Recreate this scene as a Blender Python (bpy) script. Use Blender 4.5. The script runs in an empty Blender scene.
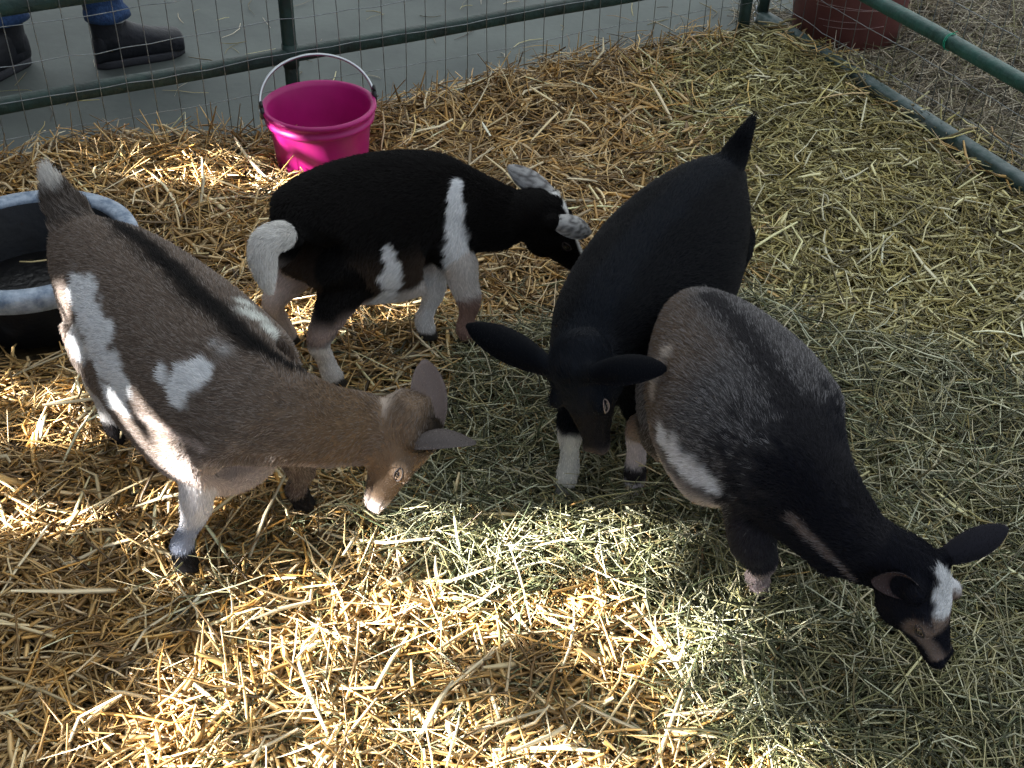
import bpy, math, random
import numpy as np
from mathutils import Matrix, Vector
from mathutils.bvhtree import BVHTree

# ------------------------------------------------------------------ camera, world, sun, exposure
SC = bpy.context.scene
COL = SC.collection
FOC, PITCH, ROLL, CAM_H = 1250.0, math.radians(37.5), math.radians(1.5), 1.65
_f = np.array([0, math.cos(PITCH), -math.sin(PITCH)])
_r0 = np.array([1.0, 0, 0]); _u0 = np.cross(_r0, _f)
CR = _r0 * math.cos(ROLL) + _u0 * math.sin(ROLL)
CU = _u0 * math.cos(ROLL) - _r0 * math.sin(ROLL)
CF = _f
CAM = np.array([0, 0, CAM_H])
cd = bpy.data.cameras.new('camera')
cd.sensor_fit = 'HORIZONTAL'; cd.sensor_width = 36.0; cd.lens = FOC / 1024 * 36.0
cd.clip_start = 0.05; cd.clip_end = 60
cam = bpy.data.objects.new('camera', cd); COL.objects.link(cam)
cam.matrix_world = Matrix(((CR[0], CU[0], -CF[0], 0), (CR[1], CU[1], -CF[1], 0), (CR[2], CU[2], -CF[2], CAM_H), (0, 0, 0, 1)))
SC.camera = cam
SC.view_settings.view_transform = 'Standard'
SC.view_settings.look = 'None'
SC.view_settings.gamma = 1.0
SC.view_settings.use_curve_mapping = False
SC.view_settings.exposure = 0.12

world = bpy.data.worlds.new('daylight'); SC.world = world; world.use_nodes = True
wn = world.node_tree; wn.nodes.clear()
wo = wn.nodes.new('ShaderNodeOutputWorld'); wb = wn.nodes.new('ShaderNodeBackground')
wt = wn.nodes.new('ShaderNodeTexCoord'); wd = wn.nodes.new('ShaderNodeVectorMath'); wd.operation = 'DOT_PRODUCT'
_a = Vector((0.25, 0.9, 0.35)).normalized(); wd.inputs[1].default_value = _a     # the open side of the barn
wr = wn.nodes.new('ShaderNodeValToRGB')
wm = wn.nodes.new('ShaderNodeMapRange'); wm.inputs[1].default_value = -1; wm.inputs[2].default_value = 1
wr.color_ramp.elements[0].position = 0.15; wr.color_ramp.elements[0].color = (0.46, 0.53, 0.64, 1)
wr.color_ramp.elements[1].position = 0.95; wr.color_ramp.elements[1].color = (1.15, 1.20, 1.22, 1)
wn.links.new(wt.outputs['Generated'], wd.inputs[0]); wn.links.new(wd.outputs['Value'], wm.inputs[0])
wn.links.new(wm.outputs[0], wr.inputs[0]); wn.links.new(wr.outputs[0], wb.inputs[0]); wb.inputs[1].default_value = 1.0
wn.links.new(wb.outputs[0], wo.inputs[0])

SUN_D = np.array([0.80, 0.30, -0.40]); SUN_D /= np.linalg.norm(SUN_D)
sl = bpy.data.lights.new('sun', 'SUN'); sl.energy = 52.0; sl.angle = math.radians(1.0); sl.color = (1.0, 0.97, 0.95)
so = bpy.data.objects.new('sun', sl); COL.objects.link(so)
so.rotation_euler = Vector(SUN_D).to_track_quat('-Z', 'Y').to_euler(); so.location = (-4, -1, 4)

# ------------------------------------------------------------------ helpers
rng = np.random.default_rng(7)
def V3(*a): return np.array(a, float)
def unit(v): v = np.asarray(v, float); return v / (np.linalg.norm(v) + 1e-12)
def at(px, py, z):
    """the point at height z that a line of sight meets"""
    d = CF + CR * (px - 512) / FOC - CU * (py - 384) / FOC
    return CAM + d * ((z - CAM_H) / d[2])
def smooth(e0, e1, x):
    t = np.clip((x - e0) / (e1 - e0), 0, 1); return t * t * (3 - 2 * t)
_nt = rng.random((64, 64, 64))
def noise(p, f):
    """tri-linear value noise, -1..1"""
    q = np.asarray(p) * f + 100.0; i = np.floor(q).astype(int); t = q - i; t = t * t * (3 - 2 * t)
    o = 0
    for a in (0, 1):
        for b in (0, 1):
            for c in (0, 1):
                w = (t[..., 0] if a else 1 - t[..., 0]) * (t[..., 1] if b else 1 - t[..., 1]) * (t[..., 2] if c else 1 - t[..., 2])
                o = o + w * _nt[(i[..., 0] + a) % 64, (i[..., 1] + b) % 64, (i[..., 2] + c) % 64]
    return o * 2 - 1

def tag(o, label=None, cat=None, group=None, kind=None):
    if label: o['label'] = label
    if cat: o['category'] = cat
    if group: o['group'] = group
    if kind: o['kind'] = kind
    return o
def empty(name, loc):
    o = bpy.data.objects.new(name, None); COL.objects.link(o); o.location = loc; o.empty_display_size = .05; return o
def link(name, me, parent=None):
    o = bpy.data.objects.new(name, me); COL.objects.link(o)
    if parent is not None:
        o.parent = parent; o.matrix_parent_inverse = Matrix.Translation(-Vector(parent.location)) if parent.parent is None else Matrix.Identity(4)
        if parent.parent is not None:      # sub-part: parent itself is placed by its own root
            o.matrix_parent_inverse = Matrix.Identity(4)
    return o
def mesh_np(name, V, F, mats, parent=None, col=None, smooth_=True, mat_idx=None):
    """V (n,3); F a list of index arrays, each (m,3) or (m,4)"""
    F = [np.asarray(f, np.int64) for f in (F if isinstance(F, list) else [F]) if len(f)]
    me = bpy.data.meshes.new(name)
    me.vertices.add(len(V)); me.vertices.foreach_set('co', np.asarray(V, np.float32).ravel())
    loops = np.concatenate([f.ravel() for f in F]); sizes = np.concatenate([np.full(len(f), f.shape[1]) for f in F])
    me.loops.add(len(loops)); me.loops.foreach_set('vertex_index', loops.astype(np.int32))
    me.polygons.add(len(sizes)); st = np.zeros(len(sizes), np.int32); st[1:] = np.cumsum(sizes)[:-1]
    me.polygons.foreach_set('loop_start', st); me.polygons.foreach_set('loop_total', sizes.astype(np.int32))
    if smooth_: me.polygons.foreach_set('use_smooth', np.ones(len(sizes), bool))
    for m in (mats if isinstance(mats, (list, tuple)) else [mats]): me.materials.append(m)
    if mat_idx is not None: me.polygons.foreach_set('material_index', np.asarray(mat_idx, np.int32))
    me.update(calc_edges=True); me.validate()
    if col is not None:
        a = me.color_attributes.new('Col', 'FLOAT_COLOR', 'POINT')
        c = np.ones((len(V), 4), np.float32); c[:, :3] = col; a.data.foreach_set('color', c.ravel())
    return link(name, me, parent)

class MB:
    """collects shapes, links them as one mesh"""
    def __init__(s): s.V = []; s.Q = []; s.T = []; s.n = 0
    def add(s, V, Q=None, T=None):
        s.V.append(np.asarray(V, float))
        if Q is not None and len(Q): s.Q.append(np.asarray(Q) + s.n)
        if T is not None and len(T): s.T.append(np.asarray(T) + s.n)
        s.n += len(V)
    def rings(s, R, cap=True, close=True):
        """R (k,m,3) rings"""
        R = np.asarray(R); k, m = R.shape[:2]; V = R.reshape(-1, 3); q = []
        for i in range(k - 1):
            for j in range(m if close else m - 1):
                a = i * m + j; b = i * m + (j + 1) % m; q.append((a, b, b + m, a + m))
        t = []
        if cap:
            V = np.vstack([V, R[0].mean(0), R[-1].mean(0)]); c0 = k * m; c1 = c0 + 1
            for j in range(m):
                t.append((c0, (j + 1) % m, j)); t.append((c1, (k - 1) * m + j, (k - 1) * m + (j + 1) % m))
        s.add(V, q, t)
    def tube(s, P, r, m=8, cap=True, flat=1.0, up=(0, 0, 1)):
        P = np.asarray(P, float); r = np.broadcast_to(r, (len(P),)); R = []
        T = np.gradient(P, axis=0)
        n = None
        for i, p in enumerate(P):
            t = unit(T[i])
            if n is None:
                n = np.cross(t, up)
                if np.linalg.norm(n) < 1e-3: n = np.cross(t, (0, 1, 0))
            n = unit(n - t * np.dot(n, t)); b = np.cross(t, n)
            a = np.linspace(0, 2 * np.pi, m, endpoint=False)
            R.append(p + r[i] * (np.outer(np.cos(a), n) + flat * np.outer(np.sin(a), b)))
        s.rings(R, cap)
    def lathe(s, c, prof, m=64, cap=False):
        a = np.linspace(0, 2 * np.pi, m, endpoint=False)
        s.rings([np.stack([c[0] + r * np.cos(a), c[1] + r * np.sin(a), np.full(m, c[2] + z)], 1) for r, z in prof], cap)
    def ell(s, c, rad, A=None, n=10, m=14):
        R = []
        for th in np.linspace(0.02, np.pi - 0.02, n):
            a = np.linspace(0, 2 * np.pi, m, endpoint=False)
            q = np.stack([rad[0] * np.sin(th) * np.cos(a), rad[1] * np.sin(th) * np.sin(a), np.full(m, rad[2] * np.cos(th))], 1)
            R.append((q @ A.T if A is not None else q) + c)
        s.rings(R)
    def box(s, c, h, ax=None):
        ax = np.eye(3) if ax is None else ax
        v = np.array([[x, y, z] for x in (-1, 1) for y in (-1, 1) for z in (-1, 1)]) * h
        s.add(v @ ax + c, [(0, 1, 3, 2), (4, 6, 7, 5), (0, 4, 5, 1), (2, 3, 7, 6), (0, 2, 6, 4), (1, 5, 7, 3)])
    def arrays(s): return np.vstack(s.V), [np.vstack(x) for x in (s.Q, s.T) if x]
    def build(s, name, mat, parent=None, sm=True, col=None):
        V, F = s.arrays(); return mesh_np(name, V, F, mat, parent, col, sm)

def catmull(P, n):
    """P (k,d) stations -> n samples"""
    P = np.asarray(P, float); k = len(P)
    Q = np.vstack([2 * P[0] - P[1], P, 2 * P[-1] - P[-2]])
    u = np.linspace(0, k - 1 - 1e-9, n); i = u.astype(int); t = (u - i)[:, None]
    a, b, c, d = Q[i], Q[i + 1], Q[i + 2], Q[i + 3]
    return 0.5 * (2 * b + (c - a) * t + (2 * a - 5 * b + 4 * c - d) * t ** 2 + (3 * b - a - 3 * c + d) * t ** 3)

# ------------------------------------------------------------------ materials
def mat(name, base=(.5, .5, .5), rough=.6, metal=0., spec=.5, attr=False, nscale=None, ndark=.6, bump=0., bscale=40, trans=0., sheen=0., randomize=0, base2=None, detail=4, coat=0):
    m = bpy.data.materials.new(name); m.use_nodes = True; nt = m.node_tree; b = nt.nodes['Principled BSDF']
    b.inputs['Base Color'].default_value = (*base, 1); b.inputs['Roughness'].default_value = rough
    b.inputs['Metallic'].default_value = metal; b.inputs['Specular IOR Level'].default_value = spec
    if sheen: b.inputs['Sheen Weight'].default_value = sheen
    if coat: b.inputs['Coat Weight'].default_value = coat
    if attr:
        a = nt.nodes.new('ShaderNodeAttribute'); a.attribute_name = 'Col'; nt.links.new(a.outputs['Color'], b.inputs['Base Color'])
    tc = nt.nodes.new('ShaderNodeTexCoord')
    if nscale:
        n = nt.nodes.new('ShaderNodeTexNoise'); n.inputs['Scale'].default_value = nscale; n.inputs['Detail'].default_value = detail
        n.inputs['Roughness'].default_value = .65
        r = nt.nodes.new('ShaderNodeValToRGB'); r.color_ramp.elements[0].position = .35; r.color_ramp.elements[1].position = .65
        r.color_ramp.elements[0].color = (*(base2 if base2 else [c * ndark for c in base]), 1); r.color_ramp.elements[1].color = (*base, 1)
        nt.links.new(tc.outputs['Object'], n.inputs['Vector']); nt.links.new(n.outputs['Fac'], r.inputs[0])
        nt.links.new(r.outputs[0], b.inputs['Base Color'])
    if bump:
        n = nt.nodes.new('ShaderNodeTexNoise'); n.inputs['Scale'].default_value = bscale; n.inputs['Detail'].default_value = 5
        u = nt.nodes.new('ShaderNodeBump'); u.inputs['Strength'].default_value = bump; u.inputs['Distance'].default_value = .01
        nt.links.new(tc.outputs['Object'], n.inputs['Vector']); nt.links.new(n.outputs['Fac'], u.inputs['Height']); nt.links.new(u.outputs[0], b.inputs['Normal'])
    return m
M = {}
M['concrete'] = mat('concrete', (.112, .135, .126), .8, nscale=2.2, base2=(.066, .082, .079), bump=.25, bscale=25, detail=8)
M['green'] = mat('green_paint', (.012, .042, .034), .55, nscale=14, base2=(.006, .018, .015), bump=.4, bscale=60)
M['green2'] = mat('green_paint_clean', (.018, .100, .080), .42, nscale=14, base2=(.010, .055, .046), bump=.3, bscale=60)
M['worn'] = mat('worn_steel', (.12, .155, .155), .5, .2, nscale=20, base2=(.025, .065, .06), bump=.3)
M['wire'] = mat('wire', (.33, .36, .37), .38, .85, nscale=30, ndark=.6)
M['pink'] = mat('pink_plastic', (.47, .010, .185), .42, nscale=6, base2=(.37, .007, .14), bump=.08, bscale=12)
M['steel'] = mat('galvanised', (.55, .58, .6), .3, .95)
M['blackplastic'] = mat('black_plastic', (.015, .016, .018), .4)
M['rubber'] = mat('rubber', (.008, .010, .014), .6, spec=.25, nscale=9, base2=(.005, .006, .008), bump=.3, bscale=50)
M['rim'] = mat('dusty_rim', (.42, .50, .60), .4, nscale=34, base2=(.13, .19, .28), bump=.3, bscale=70)
M['redtub'] = mat('red_tub', (.165, .052, .046), .55, nscale=5, base2=(.115, .038, .034), bump=.2, bscale=20)
M['scratch'] = mat('scratch', (.5, .36, .34), .7)
M['denim'] = mat('denim', (.024, .070, .18), .85, nscale=60, base2=(.010, .032, .10), bump=.5, bscale=120)
M['boot'] = mat('boot_leather', (.013, .015, .023), .6, nscale=14, base2=(.006, .007, .011), bump=.4, bscale=50)
M['sole'] = mat('boot_sole', (.03, .032, .04), .8, bump=.4, bscale=60)
M['sock'] = mat('grey_cuff', (.5, .52, .55), .9, bump=.5, bscale=120)
M['straw'] = mat('straw', attr=True, rough=.42, spec=.55)
M['hay'] = mat('hay', attr=True, rough=.45, spec=.5)
M['litter'] = mat('litter', (.12, .085, .035), .9, nscale=22, base2=(.035, .026, .012), bump=1, bscale=60)
M['litter2'] = mat('litter_old', (.085, .07, .042), .9, nscale=22, base2=(.03, .025, .016), bump=1, bscale=60)
M['skin'] = mat('goat_hide', attr=True, rough=.85, spec=.06)
M['fur'] = mat('goat_hair', attr=True, rough=.55, spec=.16)
M['eye'] = mat('goat_eye', attr=True, rough=.08, spec=.7, coat=.5)
M['mask_board'] = mat('sun_mask_board', (.16, .12, .085), .8, nscale=8, bump=.5, bscale=30)

# ------------------------------------------------------------------ the pen: floor, bedding, added sun mask
A0 = V3(-1.362, 3.021, 0)[:2]; AD = unit(V3(.281, 3.915, 0)[:2] - A0)          # fence line along the back
AN = V3(-AD[1], AD[0], 0)[:2]                                                  # outward normal
B0 = V3(.856, 4.347, 0)[:2]; BD = unit(V3(1.404, 3.162, 0)[:2] - B0)           # fence line on the right
FZ = -0.06
PAN = V3(-1.115, 2.455, 0); BUC = V3(-.55, 3.18, 0)
def out_a(x, y): return (x - A0[0]) * AN[0] + (y - A0[1]) * AN[1]              # >0 beyond the back fence
def out_b(x, y): return -((x - B0[0]) * BD[1] - (y - B0[1]) * BD[0])           # >0 beyond the right fence
def terrain(x, y):
    x = np.asarray(x, float); y = np.asarray(y, float)
    p = np.stack([x, y, np.zeros_like(x)], -1)
    h = -.030 + .016 * noise(p, 3.1) + .010 * noise(p + 7, 7.3)
    al = (x - A0[0]) * AD[0] + (y - A0[1]) * AD[1]; oa = out_a(x, y); ob = out_b(x, y)
    h += .085 * smooth(-.75, -.05, oa) * (1 - smooth(.30, .68, al)) * (1 + .25 * noise(p, 5))
    h += .03 * smooth(-.5, -.1, oa) * smooth(.9, 1.5, al)
    h += .035 * np.exp(-((x + .54) ** 2 + (y - 2.96) ** 2) / .03)
    h = np.where(((x - PAN[0]) ** 2 + (y - PAN[1]) ** 2 < .22 ** 2) | ((x - BUC[0]) ** 2 + (y - BUC[1]) ** 2 < .12 ** 2), FZ + .005, h)
    h -= .022 * smooth(-.14, -.03, ob)
    ins = h * (1 - smooth(-.05, .14, oa)) + (FZ - .02) * smooth(-.05, .14, oa)
    outb = -.068 + .022 * noise(p + 3, 4.1) + .05 * smooth(.2, .7, ob) * (1 - smooth(3.7, 4.3, y - 1.3 * smooth(1.28, 1.5, x)))
    k = smooth(0, .05, ob)
    ed = smooth(4.05, 4.35, y - .12 * noise(p, 2.5) - 1.3 * smooth(1.28, 1.5, x))
    wB = outb * (1 - ed) + (FZ - .02) * ed
    return ins * (1 - k) + wB * k

fl = MB(); fl.box((0.6, 3.0, FZ - .05), (4.6, 4.6, .05)); tag(fl.build('floor', M['concrete'], sm=False), kind='structure')

# added unseen sheet on the left, pierced to cast the wanted sun patches
WX = -2.9
def poly_mask(x, y, poly):
    inside = np.zeros(x.shape, bool); n = len(poly)
    for i in range(n):
        x0, y0 = poly[i]; x1, y1 = poly[(i + 1) % n]
        c = ((y0 > y) != (y1 > y)) & (x < (x1 - x0) * (y - y0) / (y1 - y0 + 1e-12) + x0)
        inside ^= c
    return inside
DENSE = [[(150, 700), (235, 610), (300, 560), (360, 545), (450, 570), (560, 580), (640, 610), (690, 690), (800, 768), (900, 860), (140, 860)],
         [(150, 152), (250, 146), (420, 152), (430, 172), (330, 186), (225, 198), (150, 182)],
         [(240, 315), (350, 290), (480, 300), (480, 330), (430, 400), (300, 420), (240, 380)],
         [(-20, 175), (40, 170), (60, 190), (-20, 205)]]
THIN = [[(-40, 310), (60, 330), (150, 440), (320, 440), (330, 560), (200, 660), (170, 600), (60, 560), (-40, 520)],
        [(400, 490), (470, 300), (560, 320), (560, 420), (640, 500), (840, 600), (860, 700), (700, 660), (600, 560), (430, 540), (420, 430)],
        [(640, 560), (760, 600), (900, 768), (900, 860), (760, 860)]]
DENSE = [[tuple(at(a, b, 0.0)[:2]) for a, b in p] for p in DENSE]
THIN = [[tuple(at(a, b, 0.0)[:2]) for a, b in p] for p in THIN]
MID = [tuple(at(a, b, 0.0)[:2]) for a, b in [(400, 500), (520, 480), (640, 500), (740, 590), (800, 690), (700, 700), (640, 620), (560, 585), (430, 570)]]
BACKS = [(at(78, 240, .36), at(190, 340, .32), .17), (at(200, 330, .33), at(262, 385, .34), .15), (at(300, 400, .32), at(440, 440, .26), .10), (at(440, 440, .24), at(400, 492, .15), .058),
         (at(300, 220, .32), at(450, 200, .32), .12), (at(450, 200, .32), at(550, 225, .28), .08), (at(700, 200, .35), at(620, 290, .35), .14), (at(620, 290, .35), at(580, 400, .32), .12),
         (at(710, 330, .33), at(810, 450, .33), .14), (at(810, 450, .33), at(920, 590, .22), .09), (at(60, 200, .47), at(75, 225, .43), .05)]
def build_sun_mask():
    cs = .028; ys = np.arange(-3.2, 4.6, cs); zs = np.arange(FZ, 4.2, cs)
    Y, Z = np.meshgrid(ys + cs / 2, zs + cs / 2, indexing='ij')
    t = Z / -SUN_D[2]; gx = WX + SUN_D[0] * t; gy = Y + SUN_D[1] * t
    lit = np.zeros(gx.shape, bool)
    p = np.stack([gx, gy, 0 * gx], -1)
    jx = gx + .07 * noise(p, 5); jy = gy + .07 * noise(p + 9, 5)
    for q in DENSE: lit |= poly_mask(jx, jy, q)
    lit &= (.6 * noise(p + 4, 17.0) + .6 * noise(p + 1, 8.0)) > -.12
    thin = np.zeros(gx.shape, bool)
    for q in THIN: thin |= poly_mask(jx, jy, q)
    lit |= thin & (noise(p + 2, 17.0) > .30)
    lit |= poly_mask(jx, jy, MID) & (noise(p + 6, 17.0) > .02)      # denser holes for brighter dapple
    for a, b, rad in BACKS:                              # holes closed where sun would strike the goat bodies
        Pw = np.stack([np.full(Y.shape, WX), Y, Z], -1); D = b - a
        nrm = np.cross(SUN_D, D); nl = np.linalg.norm(nrm); w0 = Pw - a
        sa = np.sum(np.cross(w0, SUN_D) * nrm, -1) / nl ** 2   # parameter on the back line
        q = a + np.clip(sa, 0, 1)[..., None] * D; v = q - Pw; v -= np.sum(v * SUN_D, -1)[..., None] * SUN_D
        lit &= np.linalg.norm(v, axis=-1) > rad
    keep = ~lit
    ny, nz = len(ys), len(zs); idx = {}
    m = MB(); gv = np.array([[WX, y, z] for y in np.append(ys, ys[-1] + cs) for z in np.append(zs, zs[-1] + cs)])
    i, j = np.nonzero(keep); a = i * (nz + 1) + j
    q = np.stack([a, a + nz + 1, a + nz + 2, a + 1], 1)
    o = mesh_np('sun_mask_wall', gv, q, M['mask_board'], None, None, False)
    md = o.modifiers.new('thick', 'SOLIDIFY'); md.thickness = .02
    tag(o, kind='structure')
build_sun_mask()

def grid(x0, x1, y0, y1, n, f):
    xs = np.linspace(x0, x1, n); ys = np.linspace(y0, y1, n); X, Y = np.meshgrid(xs, ys, indexing='ij')
    V = np.stack([X, Y, f(X, Y)], -1).reshape(-1, 3)
    a = (np.arange(n - 1)[:, None] * n + np.arange(n - 1)[None]).ravel()
    return V, np.stack([a, a + n, a + n + 1, a + 1], 1)

def stalks(xy, L, W, z0, zr, tilt, curv, kink, pal, flat=.4, S=3, colvar=.26, thead=None, follow=terrain):
    """bent dry stalks lying on the ground -> verts, quads, colours"""
    n = len(xy); L = L[:, None]; a = rng.uniform(0, 2 * np.pi, n)[:, None] if thead is None else thead[:, None]
    u = np.linspace(-.5, .5, S + 1)[None]
    k = rng.normal(0, curv, (n, 1)); kk = rng.normal(0, 1, (n, 1)) * (rng.random((n, 1)) < kink) * .8
    ang = a + k * u + kk * (u > rng.uniform(-.3, .3, (n, 1)))
    tl = rng.normal(0, 1, (n, 1)) * tilt
    step = L / S
    dx = np.cos(ang) * step * np.cos(tl); dy = np.sin(ang) * step * np.cos(tl)
    X = np.cumsum(dx, 1) - dx[:, :1] * (S + 1) / 2 + xy[:, :1]; Y = np.cumsum(dy, 1) - dy[:, :1] * (S + 1) / 2 + xy[:, 1:2]
    Z = u * L * np.sin(tl) - (rng.uniform(-.2, .5, (n, 1)) * L * (2 * u) ** 2) * .12
    Z = Z + z0 + rng.random((n, 1)) * zr
    g = follow(X, Y); Z = np.maximum(Z + g, FZ + .002)
    C = np.stack([X, Y, Z], -1)                                       # n,S+1,3
    T = np.gradient(C, axis=1); T /= np.linalg.norm(T, axis=-1, keepdims=True) + 1e-9
    N = np.cross(T, [0, 0, 1.0]); N /= np.linalg.norm(N, axis=-1, keepdims=True) + 1e-6
    B = np.cross(T, N); ph = rng.uniform(-1.15, 1.15, (n, 1, 1))
    N2 = N * np.cos(ph) + B * np.sin(ph); B2 = -N * np.sin(ph) + B * np.cos(ph)
    w = W[:, None, None] / 2
    tp = np.ones(S + 1); tp[0] = .75; tp[-1] = .5; w = w * tp[None, :, None]
    V = np.stack([C + N2 * w, C - N2 * w, C - B2 * w * flat * 2], 2)     # n,S+1,3,3
    V = V.reshape(-1, 3)
    base = (np.arange(n) * (S + 1) * 3)[:, None, None]; i = (np.arange(S) * 3)[None, :, None]
    j = np.array([0, 1, 2])[None, None]; jn = np.array([1, 2, 0])[None, None]
    Q = np.stack([base + i + j, base + i + jn, base + i + jn + 3, base + i + j + 3], -1).reshape(-1, 4)
    pal = np.array(pal); ci = pal[rng.integers(0, len(pal), n)] * (1 + rng.normal(0, colvar, (n, 1))).clip(.25, 1.9)
    cc = np.repeat(ci, (S + 1) * 3, 0).clip(0, .95)
    return V, Q, cc
STRAW = [(.52, .36, .14), (.62, .47, .22), (.38, .25, .09), (.68, .55, .31), (.22, .145, .055), (.56, .42, .20), (.46, .28, .08), (.60, .43, .17), (.76, .65, .43), (.28, .18, .07), (.14, .095, .04)]
STRAW_G = [(.46, .41, .18), (.56, .51, .24), (.31, .27, .11), (.64, .60, .33), (.20, .165, .07), (.48, .40, .17), (.12, .10, .045), (.38, .31, .12), (.72, .68, .44)]
HAY = [(.25, .25, .12), (.34, .33, .17), (.13, .14, .065), (.48, .45, .26), (.07, .08, .038), (.29, .24, .11), (.62, .61, .42), (.055, .06, .03), (.18, .22, .12), (.10, .105, .05)]
STRAW = [(a * 1.02, b * .93, c * .84) for a, b, c in STRAW]
STRAW_G = [(a * .88, b * .86, c * .72) for a, b, c in STRAW_G]
HAY = [(a * .80, b * .78, c * .70) for a, b, c in HAY]
OLD = [(.44, .39, .27), (.30, .26, .18), (.60, .54, .41), (.17, .145, .10), (.40, .33, .22), (.11, .09, .06)]
hp = [tuple(at(a, b, 0)[:2]) for a, b in [(470, 325), (640, 300), (860, 320), (1060, 400), (1100, 700), (1000, 830), (780, 760), (640, 640), (560, 560), (430, 590), (330, 540), (410, 470), (450, 420)]]
def blocked(x, y):
    b = ((x - PAN[0]) ** 2 + (y - PAN[1]) ** 2 < .27 ** 2) | ((x - BUC[0]) ** 2 + (y - BUC[1]) ** 2 < .115 ** 2)
    return b
def hayw(x, y):
    """how much hay lies over the straw"""
    p = np.stack([x, y, 0 * x], -1); jx = x + .09 * noise(p, 4); jy = y + .09 * noise(p + 5, 4)
    return poly_mask(jx, jy, hp)
def sample(n, cond, x0=-2.1, x1=2.1, y0=.80, y1=4.5, near=.5):
    out = []
    tot = 0
    while tot < n:
        c = np.stack([rng.uniform(x0, x1, n), rng.uniform(y0, y1, n)], 1)
        # only what the photograph could plausibly see
        hw = (.46 * np.hypot(c[:, 1], 1.65)) + .42
        k = (np.abs(c[:, 0]) < hw) & cond(c[:, 0], c[:, 1]) & (rng.random(n) < (1 - near * smooth(1.2, 3.6, c[:, 1])))
        out.append(c[k]); tot += k.sum()
    return np.concatenate(out)[:n]

# -- straw
def in_pen(x, y): return (out_a(x, y) < .02) & (out_b(x, y) < .0) & ~blocked(x, y)
def add_stuff(name, parts, basem, base, label, cat, topm):
    Vs, Qs, Cs, mi, off = [], [], [], [], 0
    if base is not None:
        V, Q = base; Vs.append(V); Qs.append(Q); Cs.append(np.full((len(V), 3), .1)); mi.append(np.ones(len(Q))); off = len(V)
    for V, Q, C in parts:
        Vs.append(V); Qs.append(Q + off); Cs.append(C); mi.append(np.zeros(len(Q))); off += len(V)
    o = mesh_np(name, np.vstack(Vs), [np.vstack(Qs)], [topm, basem], None, np.vstack(Cs), False, np.concatenate(mi))
    tag(o, label, cat, kind='stuff'); return o
def greenish(x): return smooth(.25, .75, x)
parts = []
def straw_lot(n, cond, Lr, Wr, z0, zr, tilt, curv, kink, pal, **k):
    xy = sample(n, cond); m = len(xy)
    L = rng.uniform(*Lr, m) * rng.uniform(.6, 1.1, m); W = rng.uniform(*Wr, m)
    parts.append(stalks(xy, L, W, z0, zr, tilt, curv, kink, pal, **k))
gold = lambda x, y: in_pen(x, y) & (rng.random(x.shape) > greenish(x)) & ~(hayw(x, y) & (rng.random(x.shape) < .55))
olive = lambda x, y: in_pen(x, y) & (rng.random(x.shape) < greenish(x)) & ~(hayw(x, y) & (rng.random(x.shape) < .55))
straw_lot(25500, gold, (.05, .19), (.0046, .0092), -.020, .046, .24, .45, .35, STRAW, flat=.22)
straw_lot(10800, gold, (.07, .23), (.0032, .0062), .008, .034, .30, .6, .45, STRAW)
straw_lot(8400, gold, (.04, .14), (.0075, .0125), -.004, .040, .28, .45, .5, STRAW, flat=.08)
straw_lot(20500, olive, (.05, .18), (.0046, .0090), -.020, .044, .24, .45, .35, STRAW_G, flat=.22)
straw_lot(9600, olive, (.06, .22), (.0034, .0064), .006, .032, .30, .6, .45, STRAW_G)
straw_lot(7200, olive, (.04, .14), (.0070, .0115), -.004, .038, .28, .45, .5, STRAW_G, flat=.08)
straw_lot(650, gold, (.10, .27), (.0055, .0100), .026, .03, .28, .5, .6, [(.80, .68, .44), (.74, .60, .34)], flat=.12)
straw_lot(520, olive, (.08, .22), (.0050, .0090), .022, .026, .26, .5, .6, [(.74, .70, .38), (.72, .68, .46)], flat=.12)
bt = rng.uniform(.15, 1.6, 330); xy = B0 + bt[:, None] * BD + rng.normal(0, .06, 330)[:, None] * np.array([BD[1], -BD[0]])
parts.append(stalks(xy, rng.uniform(.06, .2, 330), rng.uniform(.004, .009, 330), .045, .02, .25, .6, .5, STRAW_G + STRAW[:4], flat=.15))
# straws standing up against the back fence
fx = rng.uniform(-.3, 2.3, 420); fo = rng.uniform(-.16, .02, 420)
xy = A0 + fx[:, None] * AD + fo[:, None] * AN
keep = ~blocked(xy[:, 0], xy[:, 1]); xy = xy[keep]
parts.append(stalks(xy, rng.uniform(.06, .20, len(xy)), rng.uniform(.003, .006, len(xy)), .03, .03, .75, .6, .5, STRAW))
V, Q = grid(-2.2, 2.2, .7, 4.7, 220, lambda X, Y: np.where((out_b(X, Y) < .01), terrain(X, Y), FZ - .05))
add_stuff('straw_bedding', parts, M['litter'], (V, Q), 'deep golden straw bedding spread over the pen floor', 'straw', M['straw'])

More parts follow.
